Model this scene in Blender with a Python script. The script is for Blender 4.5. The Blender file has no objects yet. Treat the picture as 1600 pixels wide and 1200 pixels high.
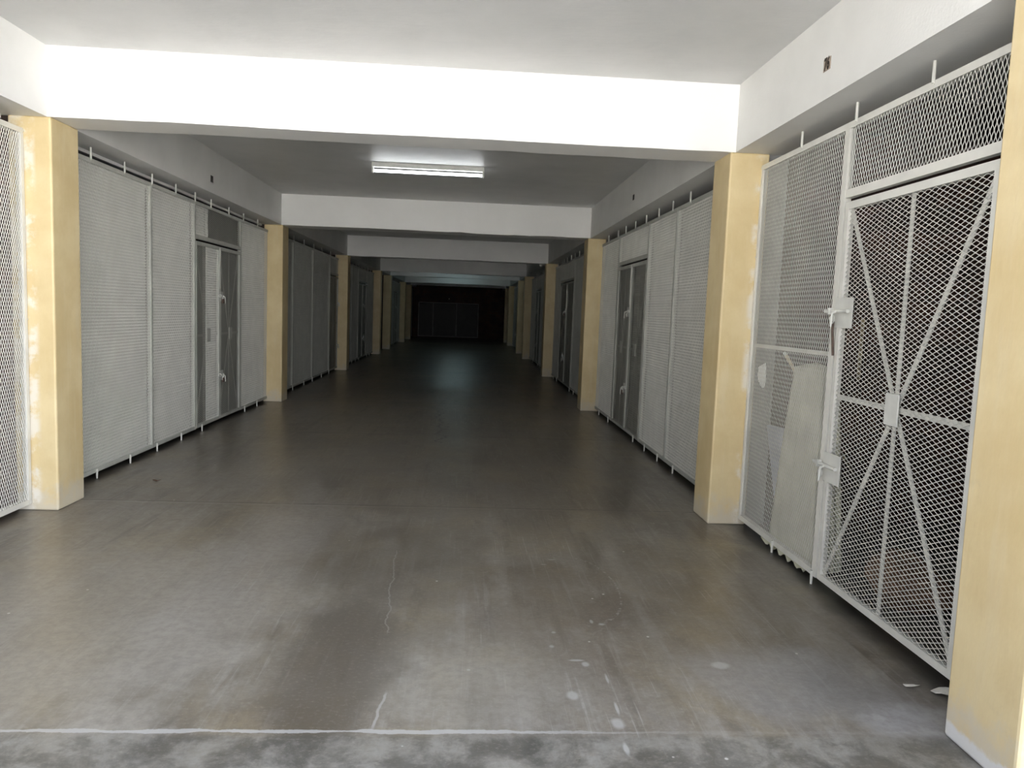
import bpy, bmesh, math, random
import numpy as np
from mathutils import Matrix, Vector
random.seed(7)
rng = np.random.default_rng(11)
SC = bpy.context.scene
COL = SC.collection

# ------------------------------------------------------------------ materials
def new_mat(name):
    m = bpy.data.materials.new(name); m.use_nodes = True
    nt = m.node_tree
    return m, nt, nt.nodes['Principled BSDF']

class NT:
    """tiny node-graph helper"""
    def __init__(s, nt):
        s.nt = nt
        s.tc = nt.nodes.new('ShaderNodeTexCoord')
        s.geo = nt.nodes.new('ShaderNodeNewGeometry')
        s.pos = s.geo.outputs['Position']
        sp = nt.nodes.new('ShaderNodeSeparateXYZ'); nt.links.new(s.pos, sp.inputs[0])
        s.x, s.y, s.z = sp.outputs
    def link(s, a, b): s.nt.links.new(a, b)
    def put(s, sock, v):
        if hasattr(v, 'is_output'): s.link(v, sock)
        else: sock.default_value = v
    def math(s, op, a, b=0.0, c=None, clamp=False):
        n = s.nt.nodes.new('ShaderNodeMath'); n.operation = op; n.use_clamp = clamp
        s.put(n.inputs[0], a); s.put(n.inputs[1], b)
        if c is not None: s.put(n.inputs[2], c)
        return n.outputs[0]
    def noise(s, scale=5, detail=4, rough=.55, sc=(1, 1, 1), off=(0, 0, 0), dist=0.0):
        mp = s.nt.nodes.new('ShaderNodeMapping'); s.link(s.pos, mp.inputs[0])
        mp.inputs['Scale'].default_value = sc; mp.inputs['Location'].default_value = off
        n = s.nt.nodes.new('ShaderNodeTexNoise'); s.link(mp.outputs[0], n.inputs['Vector'])
        n.inputs['Scale'].default_value = scale; n.inputs['Detail'].default_value = detail
        n.inputs['Roughness'].default_value = rough; n.inputs['Distortion'].default_value = dist
        return n.outputs[0]
    def rng(s, v, a, b, c=0.0, d=1.0):
        n = s.nt.nodes.new('ShaderNodeMapRange'); n.interpolation_type = 'SMOOTHSTEP'
        s.put(n.inputs[0], v)
        for i, q in zip((1, 2, 3, 4), (a, b, c, d)): s.put(n.inputs[i], q)
        return n.outputs[0]
    def mix(s, f, a, b):
        n = s.nt.nodes.new('ShaderNodeMix'); n.data_type = 'RGBA'
        s.put(n.inputs['Factor'], f)
        s.put(n.inputs[6], a if hasattr(a, 'is_output') else (*a, 1))
        s.put(n.inputs[7], b if hasattr(b, 'is_output') else (*b, 1))
        return n.outputs[2]
    def bump(s, h, strength=.2, dist=.01):
        n = s.nt.nodes.new('ShaderNodeBump'); n.inputs['Strength'].default_value = strength
        n.inputs['Distance'].default_value = dist; s.link(h, n.inputs['Height'])
        return n.outputs[0]
    def blob(s, cx, cy, rx, ry, soft=.35, wob=None):
        dx = s.math('DIVIDE', s.math('SUBTRACT', s.x, cx), rx)
        dy = s.math('DIVIDE', s.math('SUBTRACT', s.y, cy), ry)
        d = s.math('SQRT', s.math('ADD', s.math('MULTIPLY', dx, dx), s.math('MULTIPLY', dy, dy)))
        if wob is not None: d = s.math('ADD', d, s.math('MULTIPLY', s.math('SUBTRACT', wob, .5), 1.6))
        return s.rng(d, 1 - soft, 1 + soft, 1, 0)

def paint_mat(name, c, rough=.55, var=.06, scale=2.5, bump=.15, spec=.4, fine=60):
    m, nt, bs = new_mat(name); g = NT(nt)
    n = g.noise(scale, 5)
    d = tuple(max(0, x * (1 - 2 * var)) for x in c); l = tuple(min(1, x * (1 + var)) for x in c)
    g.link(g.mix(g.rng(n, .3, .7), d, l), bs.inputs['Base Color'])
    bs.inputs['Roughness'].default_value = rough
    bs.inputs['Specular IOR Level'].default_value = spec
    if bump: g.link(g.bump(g.noise(fine, 3), bump, .004), bs.inputs['Normal'])
    return m

M = {}
M['white_wall'] = paint_mat('white_plaster', (.76, .755, .735), .6, .03, 1.5, .25)
M['beam'] = paint_mat('white_beam_paint', (.89, .885, .87), .55, .02, 1.2, .25)
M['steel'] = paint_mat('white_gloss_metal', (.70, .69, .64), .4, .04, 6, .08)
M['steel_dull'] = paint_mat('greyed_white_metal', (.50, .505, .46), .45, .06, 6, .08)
M['mesh_near'] = paint_mat('darker_mesh_paint', (.66, .65, .60), .45, .05, 4, 0)  # darker copy of the white mesh paint for the nearest right bay
M['mesh_dull'] = paint_mat('darkened_mesh_paint', (.44, .44, .40), .5, .05, 4, 0)  # darker mesh copy: deep-bay dimness put into the colour; also grey gate mesh
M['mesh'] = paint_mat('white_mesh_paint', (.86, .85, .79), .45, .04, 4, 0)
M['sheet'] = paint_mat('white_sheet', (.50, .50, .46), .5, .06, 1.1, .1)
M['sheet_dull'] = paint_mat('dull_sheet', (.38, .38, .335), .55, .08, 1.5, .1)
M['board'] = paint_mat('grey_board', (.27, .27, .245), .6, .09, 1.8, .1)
M['dark_steel'] = paint_mat('dark_rusty_steel', (.10, .06, .045), .5, .2, 20, .1)
M['plate_metal'] = paint_mat('plate_grey_metal', (.66, .66, .62), .4, .05, 9, .05)
M['dirt_plate'] = paint_mat('tan_number_plate', (.40, .33, .27), .7, .1, 40, 0)
M['dark_plate'] = paint_mat('dark_number_plate', (.05, .045, .04), .7, .2, 40, 0)
M['ink'] = paint_mat('dark_ink', (.035, .025, .02), .7, .1, 40, 0)
M['cloth'] = paint_mat('pale_cloth', (.62, .61, .48), .85, .08, 4, .2)
M['plastic'] = paint_mat('white_plastic_bag', (.85, .87, .86), .35, .03, 10, 0)
M['blue_sheet'] = paint_mat('pale_blue_plastic', (.42, .45, .52), .5, .1, 5, 0)
M['wood'] = paint_mat('pale_wood', (.50, .42, .27), .65, .15, 8, .1)
M['leaf'] = paint_mat('dry_leaf', (.13, .07, .04), .7, .2, 50, 0)
M['paper'] = paint_mat('paper_scrap', (.68, .66, .60), .8, .06, 30, 0)
M['gate_frame'] = paint_mat('dull_gate_frame', (.22, .21, .20), .5, .1, 5, 0)
def yard_mat():
    m, nt, bs = new_mat('yard_concrete_dark_left'); g = NT(nt)
    t = g.rng(g.math('ADD', g.x, g.noise(.4, 4)), -5.5, -4.5)  # unseen yard, darkened on the left to cut light on the right beam
    g.link(g.mix(t, (.27, .265, .25), g.mix(g.noise(.6, 5), (.44, .435, .42), (.50, .495, .485))), bs.inputs['Base Color'])
    bs.inputs['Roughness'].default_value = .85
    return m
M['yard'] = yard_mat()
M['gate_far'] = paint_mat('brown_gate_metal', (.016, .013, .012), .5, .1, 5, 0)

def ceiling_mat():
    m, nt, bs = new_mat('ceiling_paint'); g = NT(nt)
    n = g.noise(1.3, 6, .6); f = g.noise(4, 4, .6, sc=(.6, 3, 1))
    c = g.mix(g.rng(n, .3, .7), (.61, .61, .60), (.69, .685, .675))
    c = g.mix(g.math('MULTIPLY', g.rng(f, .55, .75), .25), c, (.60, .60, .60))
    g.link(c, bs.inputs['Base Color'])
    bs.inputs['Roughness'].default_value = .44
    bs.inputs['Specular IOR Level'].default_value = .45
    g.link(g.bump(g.noise(9, 4, .6, sc=(1, 2.5, 1)), .25, .01), bs.inputs['Normal'])
    return m
M['ceiling'] = ceiling_mat()

def column_mat():
    m, nt, bs = new_mat('yellow_column_paint'); g = NT(nt)
    n = g.noise(3, 6, .6); st = g.noise(14, 4, .55, sc=(1, 1, .12))
    c = g.mix(g.rng(n, .3, .72), (.64, .50, .265), (.73, .60, .35))
    c = g.mix(g.math('MULTIPLY', g.rng(st, .5, .75), .35), c, (.72, .62, .42))
    # scuffs and bare plaster near the foot
    low = g.rng(g.math('ADD', g.z, g.math('MULTIPLY', g.math('SUBTRACT', g.noise(9, 5, .65), .5), .55)), .02, .22, 1, 0)
    c = g.mix(g.math('MULTIPLY', low, .65), c, (.62, .58, .50))
    # dirt rubbed onto the paint
    dirt = g.rng(g.noise(5, 6, .7, off=(3, 8, 1)), .60, .78)
    c = g.mix(g.math('MULTIPLY', dirt, .35), c, (.50, .41, .25))
    # worn white patches where the screens are fixed to the column
    edge = g.math('MAXIMUM', g.rng(g.x, -2.955, -2.915, 1, 0), g.rng(g.x, 1.985, 2.03, 0, 1))
    worn = g.math('MULTIPLY', g.math('MULTIPLY', edge, g.rng(g.y, 5.5, 5.9, 1, 0)), g.rng(g.noise(4, 5, .65), .47, .6))
    c = g.mix(g.math('MULTIPLY', worn, .75), c, (.78, .75, .69))
    skirt = g.math('MULTIPLY', g.rng(g.math('ADD', g.z, g.math('MULTIPLY', g.math('SUBTRACT', g.noise(12, 4, .6), .5), .10)), .045, .07, 1, 0), g.rng(g.y, 2.5, 2.7, 1, 0))
    c = g.mix(g.math('MULTIPLY', skirt, .9), c, (.74, .74, .75))
    g.link(c, bs.inputs['Base Color']); bs.inputs['Roughness'].default_value = .5
    g.link(g.bump(g.noise(7, 5, .6, sc=(1, 1, .35)), .3, .012), bs.inputs['Normal'])
    return m
M['column'] = column_mat()

def floor_mat():
    m, nt, bs = new_mat('stained_concrete'); g = NT(nt)
    X, Y = g.x, g.y
    big = g.noise(.55, 5, .6, dist=.4); med = g.noise(2.0, 6, .62, off=(4, 1, 0), dist=.3)
    fin = g.noise(22, 5, .7); streak = g.noise(3.2, 5, .6, sc=(2.2, .22, 1), off=(9, 0, 0))
    thin = g.noise(9, 4, .6, sc=(3.5, .16, 1), off=(2, 7, 0))
    c = g.mix(g.rng(big, .32, .68), (.108, .086, .062), (.238, .206, .16))
    c = g.mix(g.math('MULTIPLY', g.rng(med, .40, .62), .6), c, (.265, .243, .205))
    c = g.mix(g.math('MULTIPLY', g.rng(streak, .50, .66), .55), c, (.31, .29, .255))
    c = g.mix(g.math('MULTIPLY', g.rng(streak, .34, .47, 1, 0), .6), c, (.10, .085, .065))
    c = g.mix(g.math('MULTIPLY', g.rng(thin, .55, .68), .35), c, (.36, .34, .31))
    hue = g.noise(1.4, 6, .65, off=(7, 7, 0), dist=.5)
    c = g.mix(g.math('MULTIPLY', g.rng(hue, .50, .66), .55), c, (.265, .215, .135))
    c = g.mix(g.math('MULTIPLY', g.rng(hue, .34, .48, 1, 0), .35), c, (.20, .185, .18))
    scuff = g.noise(7.5, 9, .72, sc=(1.3, .7, 1), off=(1, 3, 0), dist=.8)
    c = g.mix(g.math('MULTIPLY', g.rng(scuff, .50, .68), .38), c, (.34, .32, .285))
    c = g.mix(g.math('MULTIPLY', g.rng(scuff, .32, .46, 1, 0), .42), c, (.085, .072, .055))
    scr = g.noise(16, 5, .6, sc=(4.0, .10, 1), off=(6, 2, 0), dist=.15)
    c = g.mix(g.math('MULTIPLY', g.math('MULTIPLY', g.rng(scr, .60, .66), g.rng(g.noise(1.1, 3, .5, off=(8, 2, 0)), .48, .6)), .45), c, (.42, .40, .37))
    wob = g.noise(2.6, 4, .6); wob2 = g.noise(6, 4, .6)
    # pale dusty areas left, dark oily patches in the middle, grey scuffs right
    for (cx, cy, rx, ry, f, col) in (
            (-2.0, 3.3, 1.0, 1.2, .55, (.33, .30, .25)), (-1.2, 4.2, .28, 1.7, .45, (.35, .33, .30)),
            (.05, 2.95, .45, .45, .45, (.34, .32, .28)),
            (-.50, 3.1, .22, .9, .75, (.085, .07, .05)), (-.38, 4.3, .40, .9, .5, (.10, .085, .065)),
            (.95, 3.6, 1.0, .8, .35, (.17, .135, .10)), (1.40, 2.9, .45, .30, .45, (.33, .33, .34)),
            (1.85, 2.62, .25, .12, .6, (.42, .42, .43)), (.295, 2.45, .055, .09, .8, (.06, .055, .04)),
            (.2, 6.8, 1.5, 2.5, .35, (.12, .105, .085)), (-1.5, 7.4, .9, 1.6, .35, (.24, .225, .195))):
        c = g.mix(g.math('MULTIPLY', g.blob(cx, cy, rx, ry, .5, wob), f), c, col)
    # the apron in front of the first joint is greyer and blotchy
    ap = g.rng(Y, 2.50, 2.56, 1, 0)
    apc = g.mix(g.rng(g.noise(5.0, 8, .70, dist=.25), .40, .62), (.075, .074, .066), (.26, .25, .225))
    c = g.mix(g.math('MULTIPLY', ap, .75), c, apc)
    c = g.mix(g.math('MULTIPLY', g.rng(fin, .38, .66), .30), c, (.115, .10, .08))
    grain = g.noise(60, 4, .75, sc=(.7, 1.2, 1), off=(3, 3, 0))
    c = g.mix(g.math('MULTIPLY', g.rng(grain, .52, .70), .30), c, (.37, .345, .30))
    # speckle of tiny light chips
    vo = nt.nodes.new('ShaderNodeTexVoronoi'); vo.inputs['Scale'].default_value = 7
    g.link(g.pos, vo.inputs['Vector'])
    chip = g.math('MULTIPLY', g.rng(vo.outputs['Distance'], .035, .06, 1, 0), g.rng(g.noise(1.7, 3, .5, off=(5, 5, 0)), .52, .58))
    c = g.mix(g.math('MULTIPLY', chip, .75), c, (.62, .60, .56))
    # paint drops and chalky marks
    for (cx, cy, rx, ry) in ((.463, 2.817, .020, .028), (.555, 3.079, .016, .022), (.427, 3.25, .013, .016), (.453, 3.40, .012, .014),
                             (.602, 2.614, .022, .03), (1.148, 3.078, .032, .03), (.70, 3.50, .014, .01), (.655, 3.53, .008, .02),
                             (.05, 3.02, .008, .008), (.625, 2.95, .006, .04), (.62, 2.72, .006, .04), (.60, 2.45, .008, .03),
                             (.52, 3.115, .03, .008), (.56, 4.45, .02, .006), (.50, 4.36, .02, .006)):
        c = g.mix(g.math('MULTIPLY', g.blob(cx, cy, rx, ry, .45, wob2), .6), c, (.46, .45, .43))
    # arc of dotted drips
    dx = g.math('SUBTRACT', X, .68); dy = g.math('SUBTRACT', Y, 4.0)
    rr = g.math('SQRT', g.math('ADD', g.math('MULTIPLY', g.math('MULTIPLY', dx, dx), 6.0), g.math('MULTIPLY', dy, dy)))
    arc = g.math('MULTIPLY', g.rng(g.math('ABSOLUTE', g.math('SUBTRACT', rr, .48)), .008, .016, 1, 0),
                 g.math('MULTIPLY', g.rng(dx, .0, .05), g.rng(g.noise(40, 2), .48, .56)))
    c = g.mix(g.math('MULTIPLY', arc, .4), c, (.42, .40, .38))
    # hairline cracks
    def crack(x0, y0, y1, wid, col, f, slope=0.0, amp=.10):
        path = g.math('ADD', g.math('ADD', g.math('MULTIPLY', g.math('SUBTRACT', Y, y0), slope), x0),
                      g.math('MULTIPLY', g.math('SUBTRACT', g.noise(3.5, 4, .65, sc=(0, 1, 0), off=(0, x0 * 7, 0)), .5), amp))
        k = g.rng(g.math('ABSOLUTE', g.math('SUBTRACT', X, path)), wid * .5, wid, 1, 0)
        k = g.math('MULTIPLY', k, g.math('MULTIPLY', g.rng(Y, y0, y0 + .05), g.rng(Y, y1 - .05, y1, 1, 0)))
        return g.mix(g.math('MULTIPLY', k, f), c, col)
    c = crack(-.33, 3.35, 4.6, .005, (.36, .345, .32), .4, -.06)
    c = crack(-.30, 2.55, 2.85, .007, (.42, .40, .38), .6, .1, .05)
    c = crack(-.26, 8.4, 11.4, .018, (.04, .035, .03), .8, -.04, .6)
    # construction joints
    def joint(y0, wid, col, f, xa=None):
        wid_n = g.math('MULTIPLY', g.rng(g.noise(5, 5, .7, off=(y0, 3, 0)), .3, .7, .25, 1.25), wid)
        d = g.math('ABSOLUTE', g.math('SUBTRACT', Y, g.math('ADD', y0, g.math('MULTIPLY', g.math('SUBTRACT', wob2, .5), .03))))
        k = g.math('SUBTRACT', 1.0, g.math('DIVIDE', d, wid_n), clamp=True)
        k = g.rng(k, .0, .35)
        if xa: k = g.math('MULTIPLY', k, g.rng(X, xa[0], xa[1], 1, .12))
        return g.mix(g.math('MULTIPLY', k, f), c, col)
    c = joint(2.553, .015, (.43, .42, .40), .8, (.0, 1.0))
    c = joint(5.64, .012, (.07, .06, .05), .7)
    c = joint(5.60, .010, (.40, .38, .35), .45, (-2.2, .5))
    for yj in (8.9, 12.0, 18.2, 24.8): c = joint(yj, .02, (.06, .055, .045), .6)
    # floor darker along and behind the mesh screens
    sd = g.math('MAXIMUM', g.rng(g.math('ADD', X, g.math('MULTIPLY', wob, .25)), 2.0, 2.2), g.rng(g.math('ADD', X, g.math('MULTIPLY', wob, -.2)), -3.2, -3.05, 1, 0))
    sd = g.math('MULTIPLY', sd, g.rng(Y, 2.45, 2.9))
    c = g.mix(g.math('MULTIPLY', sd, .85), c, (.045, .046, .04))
    g.link(c, bs.inputs['Base Color'])
    r = g.math('ADD', g.math('MULTIPLY', g.rng(med, .3, .7), .07), g.math('ADD', .285, g.math('MULTIPLY', g.rng(streak, .5, .7), .05)))
    g.link(r, bs.inputs['Roughness']); bs.inputs['Specular IOR Level'].default_value = .5
    g.link(g.bump(g.math('ADD', fin, g.math('MULTIPLY', med, 2.0)), .12, .006), bs.inputs['Normal'])
    return m
M['floor'] = floor_mat()

def brick_mat():
    m, nt, bs = new_mat('raw_brick'); g = NT(nt)
    br = nt.nodes.new('ShaderNodeTexBrick')
    cb = nt.nodes.new('ShaderNodeCombineXYZ')
    g.link(g.math('ADD', g.x, g.y), cb.inputs[0]); g.link(g.z, cb.inputs[1]); g.link(cb.outputs[0], br.inputs['Vector'])
    br.inputs['Scale'].default_value = 1; br.inputs['Brick Width'].default_value = .30; br.inputs['Row Height'].default_value = .17
    br.inputs['Mortar Size'].default_value = .010
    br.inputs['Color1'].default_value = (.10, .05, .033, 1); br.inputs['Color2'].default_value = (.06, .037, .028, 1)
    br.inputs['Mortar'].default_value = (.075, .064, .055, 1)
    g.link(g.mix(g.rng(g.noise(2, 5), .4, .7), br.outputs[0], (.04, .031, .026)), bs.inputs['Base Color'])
    bs.inputs['Roughness'].default_value = .85
    g.link(g.bump(br.outputs['Fac'], -.4, .01), bs.inputs['Normal'])
    return m
M['brick'] = brick_mat()
M['grey_pier'] = paint_mat('bare_grey_plaster', (.30, .30, .305), .8, .08, 3, .3)

def emit_mat(name, col, s):
    m, nt, bs = new_mat(name)
    bs.inputs['Base Color'].default_value = (.9, .9, .9, 1)
    bs.inputs['Emission Color'].default_value = (*col, 1); bs.inputs['Emission Strength'].default_value = s
    return m
M['tube_white'] = emit_mat('lit_tube', (.93, .97, 1.0), 13.0)
M['tube_teal'] = emit_mat('lit_tube_cool', (.66, .95, 1.0), 13.0)
def glass_mat():
    m, nt, bs = new_mat('opal_globe')
    bs.inputs['Base Color'].default_value = (.9, .88, .82, 1); bs.inputs['Roughness'].default_value = .12
    return m
M['globe'] = glass_mat()

# ------------------------------------------------------------------ mesh helpers
class MB:
    def __init__(s): s.v = []; s.f = []
    def box(s, x0, x1, y0, y1, z0, z1):
        x0, x1 = min(x0, x1), max(x0, x1); y0, y1 = min(y0, y1), max(y0, y1); z0, z1 = min(z0, z1), max(z0, z1)
        b = len(s.v)
        s.v += [(x, y, z) for z in (z0, z1) for y in (y0, y1) for x in (x0, x1)]
        s.f += [tuple(b + i for i in q) for q in ((0, 2, 3, 1), (4, 5, 7, 6), (0, 1, 5, 4), (2, 6, 7, 3), (0, 4, 6, 2), (1, 3, 7, 5))]
        return s
    def tube(s, p, q, r, n=10, r2=None, cap=True):
        p, q = Vector(p), Vector(q); d = (q - p).normalized()
        a = d.orthogonal().normalized(); b = d.cross(a); r2 = r if r2 is None else r2
        o = len(s.v)
        for c, rr in ((p, r), (q, r2)):
            for i in range(n):
                t = 2 * math.pi * i / n
                s.v.append(tuple(c + a * rr * math.cos(t) + b * rr * math.sin(t)))
        for i in range(n):
            j = (i + 1) % n
            s.f.append((o + i, o + j, o + n + j, o + n + i))
        if cap: s.f.append(tuple(o + i for i in reversed(range(n)))); s.f.append(tuple(o + n + i for i in range(n)))
        return s
    def path(s, pts, r, n=8):
        for a, b in zip(pts[:-1], pts[1:]): s.tube(a, b, r, n)
        return s
    def bar(s, p, q, w, t):
        """flat bar from p to q in a YZ plane: w wide in plane, t thick along X"""
        p, q = Vector(p), Vector(q); d = (q - p).normalized()
        n = Vector((1, 0, 0)); u = d.cross(n).normalized() * w / 2; h = n * t / 2
        o = len(s.v)
        for c in (p, q):
            for a, b in ((-1, -1), (1, -1), (1, 1), (-1, 1)): s.v.append(tuple(c + u * a + h * b))
        s.f += [tuple(o + i for i in k) for k in ((0, 1, 5, 4), (1, 2, 6, 5), (2, 3, 7, 6), (3, 0, 4, 7), (3, 2, 1, 0), (4, 5, 6, 7))]
        return s
    def mesh(s, name):
        me = bpy.data.meshes.new(name); me.from_pydata(s.v, [], s.f); me.validate()
        bm = bmesh.new(); bm.from_mesh(me); bmesh.ops.recalc_face_normals(bm, faces=bm.faces); bm.to_mesh(me); bm.free()
        return me
    def build(s, name, mat, parent=None, smooth=False, bevel=0):
        return link(name, s.mesh(name), mat, parent, smooth, bevel)

def link(name, me, mat, parent=None, smooth=False, bevel=0):
    if mat is not None and not me.materials: me.materials.append(mat)
    o = bpy.data.objects.new(name, me); COL.objects.link(o)
    if parent is not None:
        o.parent = parent
        w = Vector((0, 0, 0)); q = parent
        while q is not None: w += q.location; q = q.parent
        o.location = -w          # meshes are written in world coordinates
    if smooth:
        me.shade_smooth()
    if bevel:
        b = o.modifiers.new('bevel', 'BEVEL'); b.width = bevel; b.segments = 2; b.limit_method = 'ANGLE'
    return o

def tag(o, label, cat, group=None):
    o['label'] = label; o['category'] = cat
    if group: o['group'] = group
    return o
def thing(name, loc, label, cat, group=None):
    o = bpy.data.objects.new(name, None); COL.objects.link(o); o.location = loc; o.empty_display_size = .2
    return tag(o, label, cat, group)
def struct(name, mb, mat, label=None, cat=None, bevel=0, smooth=False):
    o = mb.build(name, mat, None, smooth, bevel); o['kind'] = 'structure'
    if label: o['label'] = label; o['category'] = cat
    return o

# ------------------------------------------------------------------ measures (metres, camera at the origin, Y into the corridor)
XL, XR = -2.82, 1.815            # inner faces of the columns
BL, BR = -2.844, 1.85            # inner faces of the long beams
FL, FR = -3.04, 2.04             # planes of the mesh screens
ZB, ZC = 2.685, 3.1475
CD = .36                         # column depth
ROWS = [5.316, 11.633, 17.817, 24.45, 27.62, 33.9, 37.4]   # front faces of the column rows
ENTRY = 2.19
END = 41.4

# ------------------------------------------------------------------ setting
mb = MB(); mb.box(-9, 9, 1.9, END + .4, -.2, 0); struct('floor', mb, M['floor'], 'grey-brown stained concrete corridor floor', 'floor')
mb = MB(); mb.box(-9, 9, ENTRY, ENTRY + .3, ZC + .2, 7.5); struct('wall_sun_block', mb, M['white_wall'])  # unseen upper wall, added to keep the sun off the near yard
mb = MB(); mb.box(-70, 70, -80, 1.9, -.25, -.01); struct('ground', mb, M['yard'])
mb = MB(); mb.box(-9, 9, ENTRY, END + .4, ZC, ZC + .2); struct('ceiling', mb, M['ceiling'], 'off-white painted concrete ceiling slabs', 'ceiling')
mb = MB(); mb.box(-8.2, -8.0, ENTRY, END + .2, 0, ZC); struct('wall_left', mb, M['brick'])
mb = MB(); mb.box(7.2, 7.4, ENTRY, END + .2, 0, ZC); struct('wall_right', mb, M['brick'])
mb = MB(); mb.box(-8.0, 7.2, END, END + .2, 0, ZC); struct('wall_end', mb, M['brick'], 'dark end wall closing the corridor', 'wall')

ORD = ['nearest', 'second', 'third', 'fourth', 'fifth', 'sixth', 'seventh', 'eighth']
def wavy_beam(y0, y1, x0, x1, z0, z1, amp=.006, seed=0):
    """cross beam whose lower arrises wander a little, as hand-plastered ones do"""
    mb = MB(); n = 40; r = np.random.default_rng(seed)
    w = np.cumsum(r.normal(0, 1, (2, n + 1)), 1); w -= np.linspace(0, 1, n + 1) * w[:, -1:]; w *= amp / max(1e-6, np.abs(w).max())
    for i in range(n + 1):
        x = x0 + (x1 - x0) * i / n
        mb.v += [(x, y0, z0 + w[0, i]), (x, y1, z0 + w[1, i]), (x, y1, z1), (x, y0, z1)]
    for i in range(n):
        a = 4 * i; b = a + 4
        for k in range(4): mb.f.append((a + k, a + (k + 1) % 4, b + (k + 1) % 4, b + k))
    mb.f += [(3, 2, 1, 0), tuple(4 * n + k for k in range(4))]
    return mb

for i, y in enumerate(ROWS):
    struct('beam', wavy_beam(y, y + CD, BL, BR, ZB, ZC, .010, i), M['beam'],
           f'white concrete beam across the corridor, {ORD[i]} from the entrance', 'beam')
# columns (right row has one more, at the entrance)
def column(side, y0, lab):
    xi = XL if side < 0 else XR
    xo = (-3.10 if side < 0 else 2.10)
    mb = MB(); mb.box(xi, xo, y0, y0 + CD, 0, ZB + .002)
    o = struct('column', mb, M['column'], lab, 'column', bevel=.012)
for i, y in enumerate(ROWS):
    column(-1, y, f'yellow painted column of the left row, {ORD[i]} one counted from the entrance')
    column(1, y, f'yellow painted column of the right row, {ORD[i + 1]} one counted from the entrance')
column(1, ENTRY, 'cream painted column at the right picture edge, nearest of the right row')
column(-1, ENTRY, 'yellow painted column beside the entrance on the left')
# brick partitions and grey piers behind each column
STARTS = [ENTRY] + ROWS
for y in STARTS:
    for s in (-1, 1):
        a, b = (2.10, 2.25) if s > 0 else (-3.10, -3.25)
        mb = MB(); mb.box(a, b, y + .03, y + CD - .03, 0, ZC); struct('wall_pier', mb, M['grey_pier' if s > 0 else 'brick'])
        a, b = (2.25, 7.2) if s > 0 else (-3.25, -8.0)
        mb = MB(); mb.box(a, b, y + .12, y + CD - .08, 0, ZC); struct('wall_partition', mb, M['brick'])
# long beams carrying the screens
for s in (-1, 1):
    a, b = (BL, -3.24) if s < 0 else (BR, 2.24)
    side = 'left' if s < 0 else 'right'
    for k, (y0, y1) in enumerate(zip([ENTRY] + [r for r in ROWS], ROWS + [END])):
        mb = MB(); mb.box(a, b, y0, y1, ZB, ZC)
        struct('beam', mb, M['white_wall'], f'white lengthwise beam over the {side} screens, {ORD[k]} bay from the entrance', 'beam')

# ------------------------------------------------------------------ expanded metal
_cache = {}
def expanded(w, h, vert=True, mat='mesh', sw=.0036, th=.0018):
    """expanded metal w (along Y) by h (along Z), long way of the diamonds vertical or horizontal"""
    key = (round(w, 3), round(h, 3), vert, mat)
    if key in _cache: return _cache[key]
    W, H = (w, h) if vert else (h, w)
    p, hp, bond = .0125, .0275, .0045
    ns = max(2, int(round(W / p))); p = W / ns
    nr = max(2, int(round(H / hp))); hp = H / nr
    zs, sg = [], []
    for m in range(nr + 1):
        for d in (-bond, bond):
            zs.append(min(max(m * hp + d, 0), H)); sg.append(1 if m % 2 == 0 else -1)
    zs = np.array(zs); sg = np.array(sg); n = len(zs)
    k = np.arange(ns)
    amp = (p - sw) / 2
    cx = (k[:, None] + .5) * p + np.where(k[:, None] % 2 == 0, 1, -1) * sg[None, :] * amp     # ns x n
    corners = ((-sw / 2, -th / 2), (sw / 2, -th / 2), (sw / 2, th / 2), (-sw / 2, th / 2))
    V = np.zeros((ns, n, 4, 3), np.float32)
    for c, (du, dt) in enumerate(corners):
        u = cx + du; zz = np.broadcast_to(zs[None, :], u.shape)
        V[:, :, c, 0] = dt
        V[:, :, c, 1] = u if vert else zz
        V[:, :, c, 2] = zz if vert else u
    base = (np.arange(ns)[:, None, None] * n * 4 + np.arange(n - 1)[None, :, None] * 4)
    F = []
    for c in range(4):
        c2 = (c + 1) % 4
        F.append(np.stack([base[..., 0] + c, base[..., 0] + c2, base[..., 0] + 4 + c2, base[..., 0] + 4 + c], -1))
    F = np.stack(F, 2).reshape(-1, 4).astype(np.int32)
    if not vert: F = F[:, ::-1]
    me = bpy.data.meshes.new('mesh_panel')
    V = V.reshape(-1, 3)
    me.vertices.add(len(V)); me.vertices.foreach_set('co', V.ravel())
    me.loops.add(F.size); me.loops.foreach_set('vertex_index', np.ascontiguousarray(F).ravel())
    me.polygons.add(len(F)); me.polygons.foreach_set('loop_start', np.arange(0, F.size, 4, dtype=np.int32))
    try: me.polygons.foreach_set('loop_total', np.full(len(F), 4, np.int32))
    except Exception: pass
    me.update(calc_edges=True); me.materials.append(M[mat])
    _cache[key] = me
    return me

def put_mesh(name, x, y0, y1, z0, z1, parent, vert=True, mat=None):
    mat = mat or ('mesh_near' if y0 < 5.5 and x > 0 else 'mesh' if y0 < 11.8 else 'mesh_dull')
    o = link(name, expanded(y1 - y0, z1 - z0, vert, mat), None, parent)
    o.location = o.location + Vector((x, y0, z0))
    return o

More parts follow.
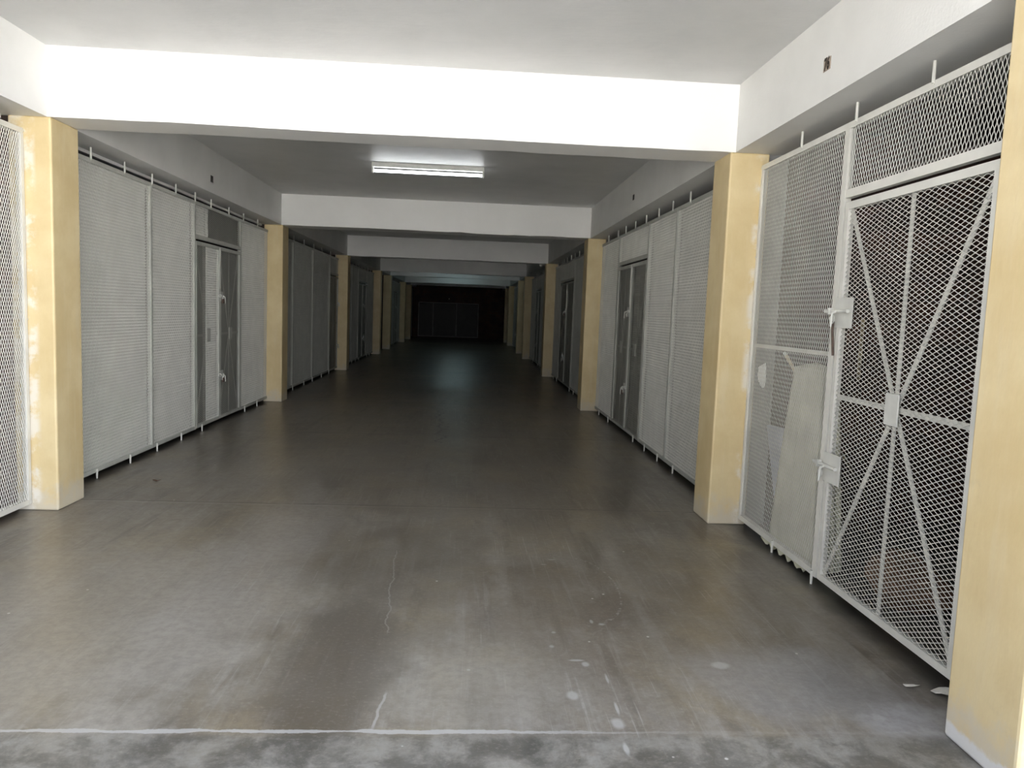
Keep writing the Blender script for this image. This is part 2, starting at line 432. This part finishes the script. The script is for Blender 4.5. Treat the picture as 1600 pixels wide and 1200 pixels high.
def corrugated(x, y0, y1, z0, z1, pitch=.0275, amp=.0055):
    mb = MB(); n = int((z1 - z0) / pitch * 6)
    for i in range(n + 1):
        z = z0 + (z1 - z0) * i / n
        d = amp * math.sin(2 * math.pi * (z - z0) / pitch)
        mb.v += [(x + d, y0, z), (x + d, y1, z), (x + d + .0015, y0, z), (x + d + .0015, y1, z)]
    for i in range(n):
        a = 4 * i
        mb.f += [(a, a + 1, a + 5, a + 4), (a + 3, a + 2, a + 6, a + 7)]
    mb.f += [(0, 2, 3, 1), (4 * n, 4 * n + 1, 4 * n + 3, 4 * n + 2)]
    return mb

ZT, ZL = 2.60, .05               # top and bottom of a screen
RW = .035                        # width of the angle-iron frames
LEAF_T, HEAD_B = 2.165, 2.19
def rods(parent, X, s, tops, feet, zt=ZT, zl=ZL):
    xf = X - s * .004
    for y in tops:
        MB().path([(X + s * .02, y, zt - .012), (xf, y, zt - .012), (xf, y, ZB + .004)], .008).build('anchor_rod', M['steel'], parent)
    for y in feet:
        MB().box(xf - .006, xf + .006, y - .009, y + .009, zl + .004, zl + .03).tube((xf, y, zl + .03), (xf, y, .0), .010, 8, .007).build('anchor_foot', M['steel'], parent)

def rail(parent, name, X, s, y0, y1, z0, z1, dep=.035):
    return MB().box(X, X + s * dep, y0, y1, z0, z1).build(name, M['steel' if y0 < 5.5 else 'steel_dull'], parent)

def screen(s, X, y0, y1, posts, panels, headers, rodys, feetys, label, group=None):
    """fixed mesh screen; posts = list of (ya,yb); panels = list of (ya,yb,backing or None); headers over doors = list of (ya,yb,[(a,b,mat)])"""
    t = thing('mesh_screen', (X, (y0 + y1) / 2, 0), label, 'mesh fence', group)
    rail(t, 'top_rail', X, s, y0, y1, ZT - RW, ZT)
    for ya, yb in posts: rail(t, 'post', X - s * .002, s, ya, yb, ZL, ZT - RW, .037)
    for ya, yb, backs in panels:
        rail(t, 'bottom_rail', X, s, ya, yb, ZL, ZL + RW)
        put_mesh('mesh_panel', X + s * .010, ya, yb, ZL + RW, ZT - RW, t)
        for (a, b, mt) in backs:
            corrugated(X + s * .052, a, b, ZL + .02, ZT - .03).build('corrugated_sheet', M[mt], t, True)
    for ya, yb, backs in headers:
        rail(t, 'header_rail', X, s, ya, yb, HEAD_B, HEAD_B + .045)
        cut = [b for (a, b, mt) in backs if mt == 'sheet' and b < yb - .1]      # patched header: coarse mesh, then fine mesh
        if cut:
            put_mesh('header_mesh', X + s * .010, ya, cut[0], HEAD_B + .045, ZT - RW, t)
            put_mesh('header_mesh', X + s * .010, cut[0], yb, HEAD_B + .045, ZT - RW, t, False, 'mesh_dull')
        else: put_mesh('header_mesh', X + s * .010, ya, yb, HEAD_B + .045, ZT - RW, t)
        for (a, b, mt) in backs:
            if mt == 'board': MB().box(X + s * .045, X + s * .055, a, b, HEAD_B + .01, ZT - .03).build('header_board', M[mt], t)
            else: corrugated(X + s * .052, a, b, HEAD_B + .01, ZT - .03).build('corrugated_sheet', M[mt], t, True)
    rods(t, X, s, rodys, feetys)
    return t

def leaf(parent, X, s, y0, y1, backs, braces=True):
    """one gate leaf: angle frame, fine mesh, radiating braces, backing"""
    f = MB()
    z0, z1 = .055, LEAF_T
    for a, b, c, d in ((y0, y0 + RW, z0, z1), (y1 - RW, y1, z0, z1), (y0 + RW, y1 - RW, z0, z0 + RW), (y0 + RW, y1 - RW, z1 - .04, z1)):
        f.box(X - s * .003, X + s * .032, a, b, c, d)
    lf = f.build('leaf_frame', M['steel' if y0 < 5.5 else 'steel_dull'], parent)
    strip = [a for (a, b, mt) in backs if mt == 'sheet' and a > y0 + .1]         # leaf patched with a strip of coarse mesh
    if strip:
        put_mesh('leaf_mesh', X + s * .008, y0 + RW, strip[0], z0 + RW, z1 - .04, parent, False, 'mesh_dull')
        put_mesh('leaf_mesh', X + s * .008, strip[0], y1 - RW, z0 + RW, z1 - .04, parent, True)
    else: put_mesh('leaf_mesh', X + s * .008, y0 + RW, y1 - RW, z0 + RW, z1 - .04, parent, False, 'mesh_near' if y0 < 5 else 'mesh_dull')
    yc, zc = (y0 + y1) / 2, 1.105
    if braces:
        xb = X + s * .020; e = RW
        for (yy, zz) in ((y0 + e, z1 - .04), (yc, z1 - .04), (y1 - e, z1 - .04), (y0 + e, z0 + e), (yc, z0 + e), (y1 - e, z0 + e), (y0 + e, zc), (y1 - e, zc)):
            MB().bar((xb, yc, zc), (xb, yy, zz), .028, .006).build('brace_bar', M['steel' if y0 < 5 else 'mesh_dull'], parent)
        MB().box(X - s * .006, X + s * .003, yc - .057, yc + .057, zc - .078, zc + .078).build('centre_plate', M['plate_metal' if y0 < 5 else 'mesh_dull'], parent, bevel=.006)
    for (a, b, mt) in backs:
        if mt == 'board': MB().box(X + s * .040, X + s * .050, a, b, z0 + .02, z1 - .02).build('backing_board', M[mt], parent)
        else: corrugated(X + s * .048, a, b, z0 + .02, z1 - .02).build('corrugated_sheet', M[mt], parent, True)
    return lf

def latch(parent, X, s, y, z, big=False, d=1, mat='plate_metal'):
    """sliding bolt on a plate; d = direction along Y of the plate from the meeting line y"""
    xp = X - s * .004
    w, h = (.19, .165) if big else (.11, .12)
    pl = MB().box(xp, xp - s * .004, y - d * .01, y - d * .01 + d * w, z - h * .55, z + h * .45).build('latch_plate', M[mat], parent)
    xb = xp - s * .016
    MB().tube((xb, y - d * .10, z), (xb, y + d * w * .82, z), .0105, 12).build('sliding_bolt', M[mat], pl)
    MB().box(xp - s * .003, xb - s * .013, y - d * .045, y - d * .025, z - .018, z + .018).build('bolt_keeper', M[mat], pl)
    MB().path([(xb - s * .004, y + d * .045, z), (xb - s * .03, y + d * .045, z - .012), (xb - s * .034, y + d * .045, z - .085)], .006).build('bolt_handle', M[mat], pl)
    ring = [(xb - s * .012, y + d * .012 + .022 * math.cos(a), z - .045 + .022 * math.sin(a)) for a in np.linspace(0, 2 * math.pi, 13)]
    MB().path(ring, .0045, 6).build('hasp_ring', M[mat], pl)
    return pl

def padlock(X, s, y, z, label, mat='dark_steel'):
    t = thing('padlock', (X, y, z), label, 'padlock')
    x = X - s * .036
    MB().box(x - .012, x + .012, y - .024, y + .024, z - .055, z).build('padlock_body', M[mat], t, bevel=.005)
    pts = [(x, y - .015, z)] + [(x, y + .015 * math.cos(a), z + .030 + .015 * math.sin(a)) for a in np.linspace(math.pi, 0, 8)] + [(x, y + .015, z)]
    MB().path(pts, .004, 6).build('shackle', M['plate_metal'], t)
    return t

# ---- first bay on the right: open screen with the single gate
X = FR
t = screen(1, X, 2.56, 5.305, [(4.065, 4.115), (2.79, 2.835)], [(4.115, 5.275, []), (2.60, 2.79, [])], [(2.835, 4.065, [])],
           [3.335, 4.0, 4.66, 2.7], [4.105, 4.672, 2.7],
           'open white mesh screen, nearest on the right, showing the cage behind it')
rail(t, 'side_rail', X, 1, 5.275, 5.305, ZL, ZT - RW)
MB().box(X + .022, X + .040, 4.115, 5.275, 1.320, 1.345).build('cross_rail', M['steel'], t)
for z in (1.96, 1.333, .70, 2.585, .065):
    MB().tube((X + .006, 5.295, z), (X + .006, 5.345, z), .007, 8).build('fixing_stub', M['steel'], t)
g1 = thing('mesh_gate', (X, 3.43, .055), 'tall single mesh gate with radiating braces and a centre plate, nearest right', 'gate')
leaf(g1, X, 1, 2.845, 4.045, [])
latch(g1, X, 1, 4.055, 1.575, True, -1)
latch(g1, X, 1, 4.055, .715, True, -1)
MB().path([(X - .02, 4.05, 1.52), (X - .022, 4.048, 1.47), (X - .010, 4.045, 1.33)], .007).build('hanging_pin', M['dark_steel'], g1)

# ---- first bay on the left (only its far end is in view)
screen(-1, -2.995, 2.56, 5.305, [(4.07, 4.115), (5.275, 5.305)], [(4.115, 5.275, []), (2.90, 4.06, [])], [], [3.3, 4.0, 4.66], [3.3, 4.1, 4.6],
       'cream white mesh screen cut by the left picture edge')
tl = bpy.data.objects['mesh_screen.001']
for z in (1.96, 1.333, .70, 2.585, .065):
    MB().tube((-3.0, 5.295, z), (-3.0, 5.335, z), .007, 8).build('fixing_stub', M['steel'], tl)

# ---- repeated bays
def bay(s, y0, y1, lab, gl, style, locks=None, tone='sheet'):
    X = FL if s < 0 else FR
    d = y0 - 5.676
    y0 += .004; y1 -= .006
    if style == 'double':          # panel, panel, two-leaf gate, panel
        P = [(7.425 + d, 7.462 + d), (8.57 + d, 8.607 + d), (10.255 + d, 10.30 + d)]
        g0, g1, gm = 8.62 + d, 10.245 + d, 9.43 + d
        if tone == 'left':
            pan = [(y0, P[0][0], [(6.17 + d, P[0][0], 'sheet')]), (P[0][1], P[1][0], [(P[0][1], P[1][0], 'sheet')]), (P[2][1], y1, [(P[2][1], y1 - .03, 'sheet')])]
            hd = [(P[1][1], P[2][0], [(P[1][1], 9.03 + d, 'sheet'), (9.035 + d, P[2][0], 'board')])]
            b1 = [(g0 + .02, 8.94 + d, 'board'), (8.945 + d, gm - .02, 'sheet')]; b2 = [(gm + .02, g1 - .02, 'board')]
        else:
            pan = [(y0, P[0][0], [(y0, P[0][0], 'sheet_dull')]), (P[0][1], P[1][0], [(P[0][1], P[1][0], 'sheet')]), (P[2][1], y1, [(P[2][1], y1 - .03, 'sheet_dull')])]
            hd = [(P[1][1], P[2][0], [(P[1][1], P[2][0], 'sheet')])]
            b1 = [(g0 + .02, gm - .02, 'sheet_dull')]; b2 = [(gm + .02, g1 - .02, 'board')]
        gates = [(g0, gm - .004, b1), (gm + .004, g1, b2)]; ll = gm
        ry = [6.295, 6.886, 7.46, 8.04, 8.59, 9.10, 9.76, 10.375, 11.05]; fy = [6.317, 6.935, 7.53, 8.16, 8.79, 10.46, 11.06]
        if s > 0: ry = [6.3, 7.0, 7.6, 8.16, 8.74, 9.305, 9.87, 10.37, 11.08]; fy = [6.3, 7.07, 7.67, 8.25, 8.84, 10.46, 11.2]
        ry = [q + d for q in ry]; fy = [q + d for q in fy]
    elif style == 'far_gate':      # three panels, single leaf against the far column
        P = [(13.28, 13.325), (14.95, 14.995), (16.72, 16.765)]
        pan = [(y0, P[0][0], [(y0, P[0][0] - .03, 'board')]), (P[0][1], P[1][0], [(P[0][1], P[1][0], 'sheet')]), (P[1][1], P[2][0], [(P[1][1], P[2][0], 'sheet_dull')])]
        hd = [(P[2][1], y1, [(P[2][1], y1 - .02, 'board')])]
        gates = [(16.775, y1 - .01, [(16.79, y1 - .03, 'sheet_dull')])]; ll = y1 - .07
        ry = [13.3, 14.1, 14.97, 15.8, 16.74, 17.4]; fy = [13.3, 14.2, 14.97, 15.9, 16.74]
    elif style == 'mid_gate':
        P = [(13.28, 13.325), (14.55, 14.595), (16.65, 16.695)]
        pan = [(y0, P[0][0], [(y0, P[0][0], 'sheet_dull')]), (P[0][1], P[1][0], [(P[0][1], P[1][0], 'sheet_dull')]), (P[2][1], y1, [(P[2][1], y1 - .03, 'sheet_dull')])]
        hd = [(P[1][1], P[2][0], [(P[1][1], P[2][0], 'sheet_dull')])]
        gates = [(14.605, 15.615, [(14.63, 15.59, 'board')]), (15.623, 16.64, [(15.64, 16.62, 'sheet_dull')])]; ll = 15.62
        ry = [13.3, 14.0, 14.57, 15.1, 15.7, 16.2, 16.68, 17.3]; fy = [13.3, 14.0, 14.57, 16.68, 17.3]
    else:                          # two plain panels
        m_ = (y0 + y1) / 2
        P = [(m_ - .02, m_ + .02)]
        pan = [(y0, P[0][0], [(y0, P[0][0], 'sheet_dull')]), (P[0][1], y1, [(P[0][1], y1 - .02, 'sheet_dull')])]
        hd = []; gates = []; ry = [y0 + .5, m_, y1 - .5]; fy = list(ry)
    screen(s, X, y0, y1, P, pan, hd, ry, fy, lab)
    if gates:
        g = thing('mesh_gate', (X, (gates[0][0] + gates[-1][1]) / 2, .055), gl, 'gate')
        for a, b, bk in gates: leaf(g, X, s, a, b, bk)
        if len(gates) > 1: MB().box(X - s * .007, X - s * .003, ll - .022, ll + .016, 1.66, 2.16).build('meeting_strip', M['steel'], g)
        for z, mt in ((1.57, 'plate_metal'), (.60, 'plate_metal')): latch(g, X, s, ll, z, False, 1 if style != 'far_gate' else -1, mt)

R = ROWS
def span(i): return R[i] + CD, R[i + 1]
bay(-1, *span(0), 'white sheeted mesh screen on the left between the nearest and second yellow columns',
    'grey two-leaf gate with one bright white strip, in the nearest sheeted screen on the left', 'double', tone='left')
bay(1, *span(0), 'sheeted mesh screen on the right between the second and third yellow columns',
    'grey-brown two-leaf gate with silver latches, in the nearest sheeted screen on the right', 'double', tone='right')
bay(-1, *span(1), 'dim sheeted screen on the left between the second and third yellow columns',
    'single narrow gate against the third yellow column on the left', 'far_gate')
bay(1, *span(1), 'dim sheeted screen on the right between the third and fourth yellow columns',
    'dim two-leaf gate on the right with a pale upright stile, beyond the third column', 'mid_gate')
bay(-1, *span(2), 'very dark screen on the left between the third and fourth yellow columns',
    'dark gate with two tiny bright glints, beyond the third column on the left', 'double', tone='right')
bay(1, *span(2), 'very dark screen on the right between the fourth and fifth yellow columns',
    'dark gate on the right beyond the fourth yellow column', 'double', tone='right')
bay(-1, *span(4), 'nearly black screen on the left beyond the dim cross passage',
    'nearly black gate on the left beyond the dim cross passage', 'double', tone='right')
bay(1, *span(4), 'nearly black screen on the right beyond the dim cross passage',
    'nearly black gate on the right beyond the dim cross passage', 'double', tone='right')
bay(-1, R[6] + CD, END, 'farthest screen on the left, beside the end wall', None, 'plain')
bay(1, R[6] + CD, END, 'farthest screen on the right, beside the end wall', None, 'plain')
padlock(FL, -1, 9.44, 1.535, 'rusty brown padlock on the upper latch of the nearest left two-leaf gate')
padlock(FL, -1, 9.45, .565, 'dark padlock on the lower latch of the nearest left two-leaf gate')
padlock(FR, 1, 9.45, .57, 'small padlock on the lower latch of the nearest right two-leaf gate')
padlock(FR, 1, 15.63, 1.53, 'dark padlock at the foot of the pale stile on the dim right gate')
padlock(FR, 1, 15.64, .67, 'pale padlock on the lower latch of the dim right gate', 'plastic')
padlock(FL, -1, 22.0, .67, 'small white padlock in the dark on the left beyond third column', 'plastic')  # white body colour stands in for the glint

# ledger boards behind the left screens, seen through the gap under the beam
for k, (a, b) in enumerate(((2.56, 5.30), (5.69, 11.62))):
    mb = MB(); mb.box(-3.16, -3.13, a, b, 2.658, 2.684); struct(f'trim_{k + 1}', mb, M['white_wall'])

# ------------------------------------------------------------------ end wall gate
g = thing('metal_gate', (-.9, END - .06, .05), 'dark double gate with thin pale frame on the end wall', 'gate')
ye = END - .03
for xa in (-2.69, -1.90, -.63, .56):
    MB().box(xa - .025, xa + .025, ye - .04, ye, .04, 1.90).build('gate_post', M['gate_frame'], g)
for z in (.04, 1.87):
    MB().box(-2.69, .56, ye - .035, ye - .002, z, z + .04).build('gate_rail', M['gate_frame'], g)
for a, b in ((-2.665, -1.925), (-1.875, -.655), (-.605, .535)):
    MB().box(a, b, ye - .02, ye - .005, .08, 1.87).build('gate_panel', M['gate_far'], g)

# ------------------------------------------------------------------ lamps
def tube_light(x0, x1, y, label, mat):
    t = thing('tube_light', ((x0 + x1) / 2, y, ZC), label, 'lamp')
    MB().box(x0, x1, y - .03, y + .03, ZC - .055, ZC).build('lamp_housing', M['plate_metal'], t, bevel=.004)
    zt = ZC - .095
    for x in (x0 + .012, x1 - .012):
        MB().box(x - .010, x + .010, y - .016, y + .016, ZC - .125, ZC - .052).build('lamp_holder', M['plate_metal'], t)
    MB().tube((x0 + .023, y, zt), (x1 - .023, y, zt), .0155, 16).build('fluorescent_tube', M[mat], t, True)
    return t
tube_light(-1.145, .135, 8.80, 'lit white fluorescent tube on the ceiling beyond the first beam', 'tube_white')
tube_light(-1.1, .15, 26.2, 'cool lit tube over the cross passage, hidden behind the fourth beam', 'tube_teal')
tube_light(-1.1, .15, 32.6, 'cool lit tube deep in the corridor beyond the cross passage', 'tube_teal')

def globe(loc, r, label, wall=False):
    t = thing('globe_lamp', loc, label, 'lamp')
    x, y, z = loc
    bm = bmesh.new(); bmesh.ops.create_uvsphere(bm, u_segments=20, v_segments=12, radius=r)
    bmesh.ops.translate(bm, verts=bm.verts, vec=(x, y, z))
    me = bpy.data.meshes.new('globe'); bm.to_mesh(me); bm.free(); link('globe', me, M['globe'], t, True)
    if wall: MB().tube((x, y + r * .7, z), (x, END + .01, z), r * .55, 14).build('lamp_base', M['plate_metal'], t)
    else: MB().tube((x + r * .6, y, z + .01), (BR + .01, y, z + .03), r * .6, 14).tube((x + .02, y, z + r * .7), (x + .02, y, z + r + .03), r * .4, 12).build('lamp_base', M['plate_metal'], t)
    return t
globe((1.775, 18.85, 2.72), .05, 'small pale globe lamp on the right beam beyond the third crossbeam')
globe((-1.05, END - .09, 2.12), .035, 'tiny pale lamp on the dark end wall above the gate', True)

# ------------------------------------------------------------------ number plates
def plate(s, y, z, w, h, label, mat, text=None):
    X = BR if s > 0 else BL
    t = tag(MB().box(X - s * .003, X + s * .001, y - w / 2, y + w / 2, z - h / 2, z + h / 2).build('number_plate', M[mat]), label, 'number plate')
    if text:
        cu = bpy.data.curves.new('plate_number', 'FONT'); cu.body = text; cu.size = .086; cu.align_x = 'CENTER'; cu.align_y = 'CENTER'
        cu.extrude = .0006; cu.offset = .0035; cu.resolution_u = 6
        tmp = bpy.data.objects.new('tmp', cu); COL.objects.link(tmp)
        bpy.context.view_layer.update()
        me = bpy.data.meshes.new_from_object(tmp.evaluated_get(bpy.context.evaluated_depsgraph_get()))
        bpy.data.objects.remove(tmp); bpy.data.curves.remove(cu)
        me.transform(Matrix(((0, 0, -1, X - .0042), (-1, 0, 0, y), (0, 1, 0, z), (0, 0, 0, 1))) @ Matrix.Diagonal((.68, 1, 1, 1)))
        me.materials.clear(); link('plate_number', me, M['ink'], t)
    return t
plate(1, 3.989, 2.866, .076, .064, 'small tan plate with dark digits 76 on the right beam', 'dirt_plate', '76')
plate(1, 8.64, 2.866, .07, .06, 'small dark number plate on the right beam beyond the first crossbeam', 'dark_plate')
plate(-1, 8.55, 2.832, .075, .07, 'small dark number plate on the left beam beyond the first crossbeam', 'dark_plate')

# ------------------------------------------------------------------ what stands in the open cage on the right
def draped():
    mb = MB(); n = 96; rowsn = 26
    y0, y1, x0, x1 = 4.25, 4.87, 2.105, 2.30
    per = []
    for i in range(n):
        a = i / n * 4
        k = int(a); f = a - k
        c = [(x0, y0), (x0, y1), (x1, y1), (x1, y0)]
        p, q = c[k], c[(k + 1) % 4]
        per.append((p[0] + (q[0] - p[0]) * f, p[1] + (q[1] - p[1]) * f))
    cx, cy = (x0 + x1) / 2, (y0 + y1) / 2
    H = 1.22
    for j in range(rowsn + 1):
        v = j / rowsn
        z = .025 + (H - .025) * v
        sc = 1.0 - .42 * v ** 1.3
        for i, (px, py) in enumerate(per):
            fold = 1 + (1 - v) * .05 * math.sin(i * 2 * math.pi / n * 17) + .015 * math.sin(i * .9 + v * 6)
            hem = .018 * math.sin(i * 2 * math.pi / n * 21) * max(0, 1 - v * 6)
            xx = cx + (px - cx) * sc * fold; yy = cy + (py - cy) * sc * fold + .03 * v
            mb.v.append((max(xx, 2.098) - (.055 if j == 0 and xx < 2.14 else 0), yy, max(.010, z + hem * .8)))
    for j in range(rowsn):
        for i in range(n):
            k = (i + 1) % n
            mb.f.append((j * n + i, j * n + k, (j + 1) * n + k, (j + 1) * n + i))
    c = len(mb.v); mb.v.append((cx, cy + .03, H + .04)); o = rowsn * n
    for i in range(n): mb.f.append((o + i, o + (i + 1) % n, c))
    return mb
tag(draped().build('draped_cover', M['cloth'], None, True), 'pale cloth cover draped to the floor inside the open right cage', 'cover')
t = thing('broom', (2.99, 5.235, 0), 'thin wooden broom handle leaning inside the cage beside the pale cover', 'broom')
MB().tube((2.991, 5.235, .215), (2.10, 4.822, 1.293), .012, 10).build('broom_handle', M['wood'], t, True)
MB().tube((2.10, 4.822, 1.293), (2.088, 4.817, 1.307), .013, 10, .009).build('handle_tip', M['plastic'], t, True)
MB().box(2.86, 3.13, 5.19, 5.30, .0, .22).build('broom_head', M['dark_steel'], t, bevel=.02)

def crumple(name, c, size, mat, label, cat, seed, rest=False):
    bm = bmesh.new(); bmesh.ops.create_icosphere(bm, subdivisions=4, radius=1)
    r = np.random.default_rng(seed); ds = [Vector(r.normal(0, 1, 3)).normalized() for _ in range(26)]; hs = r.uniform(.62, 1.0, 26)
    for v in bm.verts:
        d = v.co.normalized(); k = min(h / max(.2, d.dot(q)) for q, h in zip(ds, hs) if d.dot(q) > .2) if any(d.dot(q) > .2 for q in ds) else 1
        v.co = Vector((d.x * size[0], d.y * size[1], d.z * size[2])) * min(k, 1.15)
    bmesh.ops.translate(bm, verts=bm.verts, vec=c)
    if rest:
        for v in bm.verts: v.co.z = max(v.co.z, .004)
    me = bpy.data.meshes.new(name); bm.to_mesh(me); bm.free()
    return tag(link(name, me, mat), label, cat)
crumple('plastic_bag', (2.085, 5.16, 1.135), (.020, .085, .10), M['plastic'], 'crumpled white plastic bag stuck behind the mesh of the right cage', 'bag', 3)
t = thing('leaning_board', (2.5, 5.3, 0), 'pale blue-grey sheet leaning in the corner of the right cage', 'board')
mbx = MB(); mbx.v = [(2.22, 5.34, .75), (2.31, 5.06, .75), (2.33, 5.065, .75), (2.24, 5.345, .75), (2.34, 5.32, .0), (2.43, 5.04, .0), (2.45, 5.045, .0), (2.36, 5.325, .0)]
mbx.f = [(0, 1, 2, 3), (7, 6, 5, 4), (0, 4, 5, 1), (1, 5, 6, 2), (2, 6, 7, 3), (3, 7, 4, 0)]
mbx.build('sheet', M['blue_sheet'], t)
t = thing('plank', (2.95, 5.43, 1.3), 'short pale board fixed upright on the wall behind the single gate', 'plank')
MB().bar((2.93, 5.427, 1.556), (2.93, 5.427, 1.10), .05, .016).build('board', M['wood'], t)
crumple('sack', (2.40, 3.78, .14), (.20, .28, .17), M['leaf'], 'dark brown sack on the cage floor behind the single gate', 'sack', 8, True)

# ------------------------------------------------------------------ small litter
mb = MB(); cxx, cyy = -2.528, 6.256
for i in range(8):
    a = i / 8 * 2 * math.pi
    mb.v.append((cxx + .035 * math.cos(a), cyy + .016 * math.sin(a), .004 + .010 * abs(math.cos(a))))
mb.v.append((cxx, cyy, .002)); mb.v += [(x, y, z + .0015) for x, y, z in mb.v[:9]]
for i in range(8):
    j = (i + 1) % 8
    mb.f += [(i, j, 8), (9 + j, 9 + i, 17), (i, 9 + i, 9 + j, j)]
tag(mb.build('dry_leaf', M['leaf']), 'tiny dry brown leaf on the floor before the left sheeted screen', 'leaf')
def scrap(c, r, seed, label, cat='paper'):
    mb = MB(); rr = np.random.default_rng(seed); n = 11
    pts = [(c[0] + r[0] * rr.uniform(.7, 1.1) * math.cos(i / n * 6.283), c[1] + r[1] * rr.uniform(.7, 1.1) * math.sin(i / n * 6.283)) for i in range(n)]
    zz = [.003 + rr.uniform(0, .008) for _ in range(n)]
    mb.v = [(x, y, z) for (x, y), z in zip(pts, zz)] + [(x, y, z + .002) for (x, y), z in zip(pts, zz)]
    mb.f = [tuple(range(n - 1, -1, -1)), tuple(range(n, 2 * n))] + [(i, (i + 1) % n, n + (i + 1) % n, n + i) for i in range(n)]
    return tag(mb.build('paper_scrap', M['paper']), label, cat)
scrap((2.02, 2.85), (.06, .035), 1, 'torn pale paper scrap at the foot of the cream right column')
scrap((1.905, 2.90), (.035, .010), 4, 'thin sliver of torn paper left of the larger scrap by the right column')

# ------------------------------------------------------------------ daylight
w = bpy.data.worlds.new('World'); SC.world = w; w.use_nodes = True
nt = w.node_tree; bg = nt.nodes['Background']
tc = nt.nodes.new('ShaderNodeTexCoord'); sp = nt.nodes.new('ShaderNodeSeparateXYZ'); nt.links.new(tc.outputs['Generated'], sp.inputs[0])
mr = nt.nodes.new('ShaderNodeMapRange'); mr.interpolation_type = 'SMOOTHSTEP'; nt.links.new(sp.outputs['Z'], mr.inputs[0])
mr.inputs[1].default_value = -.06; mr.inputs[2].default_value = .03
mx = nt.nodes.new('ShaderNodeMix'); mx.data_type = 'RGBA'; nt.links.new(mr.outputs[0], mx.inputs['Factor'])
mx.inputs[6].default_value = (.95, .97, 1.0, 1); mx.inputs[7].default_value = (.40, .45, .55, 1)
mr.inputs[1].default_value = .12; mr.inputs[2].default_value = .6
mr2 = nt.nodes.new('ShaderNodeMapRange'); mr2.interpolation_type = 'SMOOTHSTEP'; nt.links.new(sp.outputs['X'], mr2.inputs[0])
mr2.inputs[1].default_value = -.5; mr2.inputs[2].default_value = .6; mr2.inputs[3].default_value = .5; mr2.inputs[4].default_value = 1.65
mu = nt.nodes.new('ShaderNodeMath'); mu.operation = 'MULTIPLY'; nt.links.new(mr2.outputs[0], mu.inputs[0]); mu.inputs[1].default_value = 3.7
hz = nt.nodes.new('ShaderNodeMapRange'); hz.interpolation_type = 'SMOOTHSTEP'; nt.links.new(sp.outputs['Z'], hz.inputs[0])
hz.inputs[1].default_value = .02; hz.inputs[2].default_value = .14; hz.inputs[3].default_value = 1.5; hz.inputs[4].default_value = 1.0
mh = nt.nodes.new('ShaderNodeMath'); mh.operation = 'MULTIPLY'; nt.links.new(mu.outputs[0], mh.inputs[0]); nt.links.new(hz.outputs[0], mh.inputs[1])
nt.links.new(mx.outputs[2], bg.inputs['Color']); nt.links.new(mh.outputs[0], bg.inputs['Strength'])
su = bpy.data.lights.new('sun', 'SUN'); su.energy = 84; su.angle = math.radians(.6); su.color = (1, .97, .92)
so = bpy.data.objects.new('sun', su); COL.objects.link(so); so.rotation_euler = Vector((-.40, -.55, -.73)).to_track_quat('-Z', 'Y').to_euler()
pl = bpy.data.lights.new('entrance_portal', 'AREA'); pl.shape = 'RECTANGLE'; pl.size = 16; pl.size_y = ZC; pl.cycles.is_portal = True
po = bpy.data.objects.new('entrance_portal', pl); COL.objects.link(po); po.location = (-.5, ENTRY - .02, ZC / 2); po.rotation_euler = (math.radians(-90), 0, 0)
po.rotation_euler = (math.radians(90), 0, 0)

# ------------------------------------------------------------------ camera
f, yaw, pitch, roll = 1169.6633, .0620, -.0949, .0377
cy, sy, cp, sp_ = math.cos(yaw), math.sin(yaw), math.cos(pitch), math.sin(pitch)
fw = Vector((sy * cp, cy * cp, sp_)); r0 = Vector((cy, -sy, 0)); u0 = r0.cross(fw)
r1 = r0 * math.cos(roll) + u0 * math.sin(roll); u1 = -r0 * math.sin(roll) + u0 * math.cos(roll)
cam = bpy.data.cameras.new('camera'); cam.sensor_width = 36; cam.sensor_fit = 'HORIZONTAL'; cam.lens = f / 1600 * 36
cam.clip_start = .05; cam.clip_end = 200
co = bpy.data.objects.new('camera', cam); COL.objects.link(co)
co.matrix_world = Matrix(((r1.x, u1.x, -fw.x, 0), (r1.y, u1.y, -fw.y, 0), (r1.z, u1.z, -fw.z, 1.5), (0, 0, 0, 1)))
SC.camera = co
SC.view_settings.view_transform = 'Standard'; SC.view_settings.look = 'None'
SC.view_settings.exposure = 0.25; SC.view_settings.gamma = 1.0; SC.view_settings.use_curve_mapping = False
SC.cycles.max_bounces = 12; SC.cycles.diffuse_bounces = 7; SC.cycles.glossy_bounces = 4
SC.cycles.use_denoising = True

# ------------------------------------------------------------------ groups of repeats
GROUPS = {'mesh_screen': 'mesh screens between the columns', 'mesh_gate': 'mesh gates set in the screens', 'padlock': 'padlocks on the gate latches',
          'tube_light': 'fluorescent tube lights on the ceiling', 'number_plate': 'number plates on the long beams', 'globe_lamp': 'small globe lamps',
          'paper_scrap': 'torn paper scraps on the floor', 'column': 'yellow columns along the corridor', 'beam': 'white concrete beams'}
for o in SC.objects:
    k = o.name.split('.')[0]
    if o.parent is None and k in GROUPS: o['group'] = GROUPS[k]
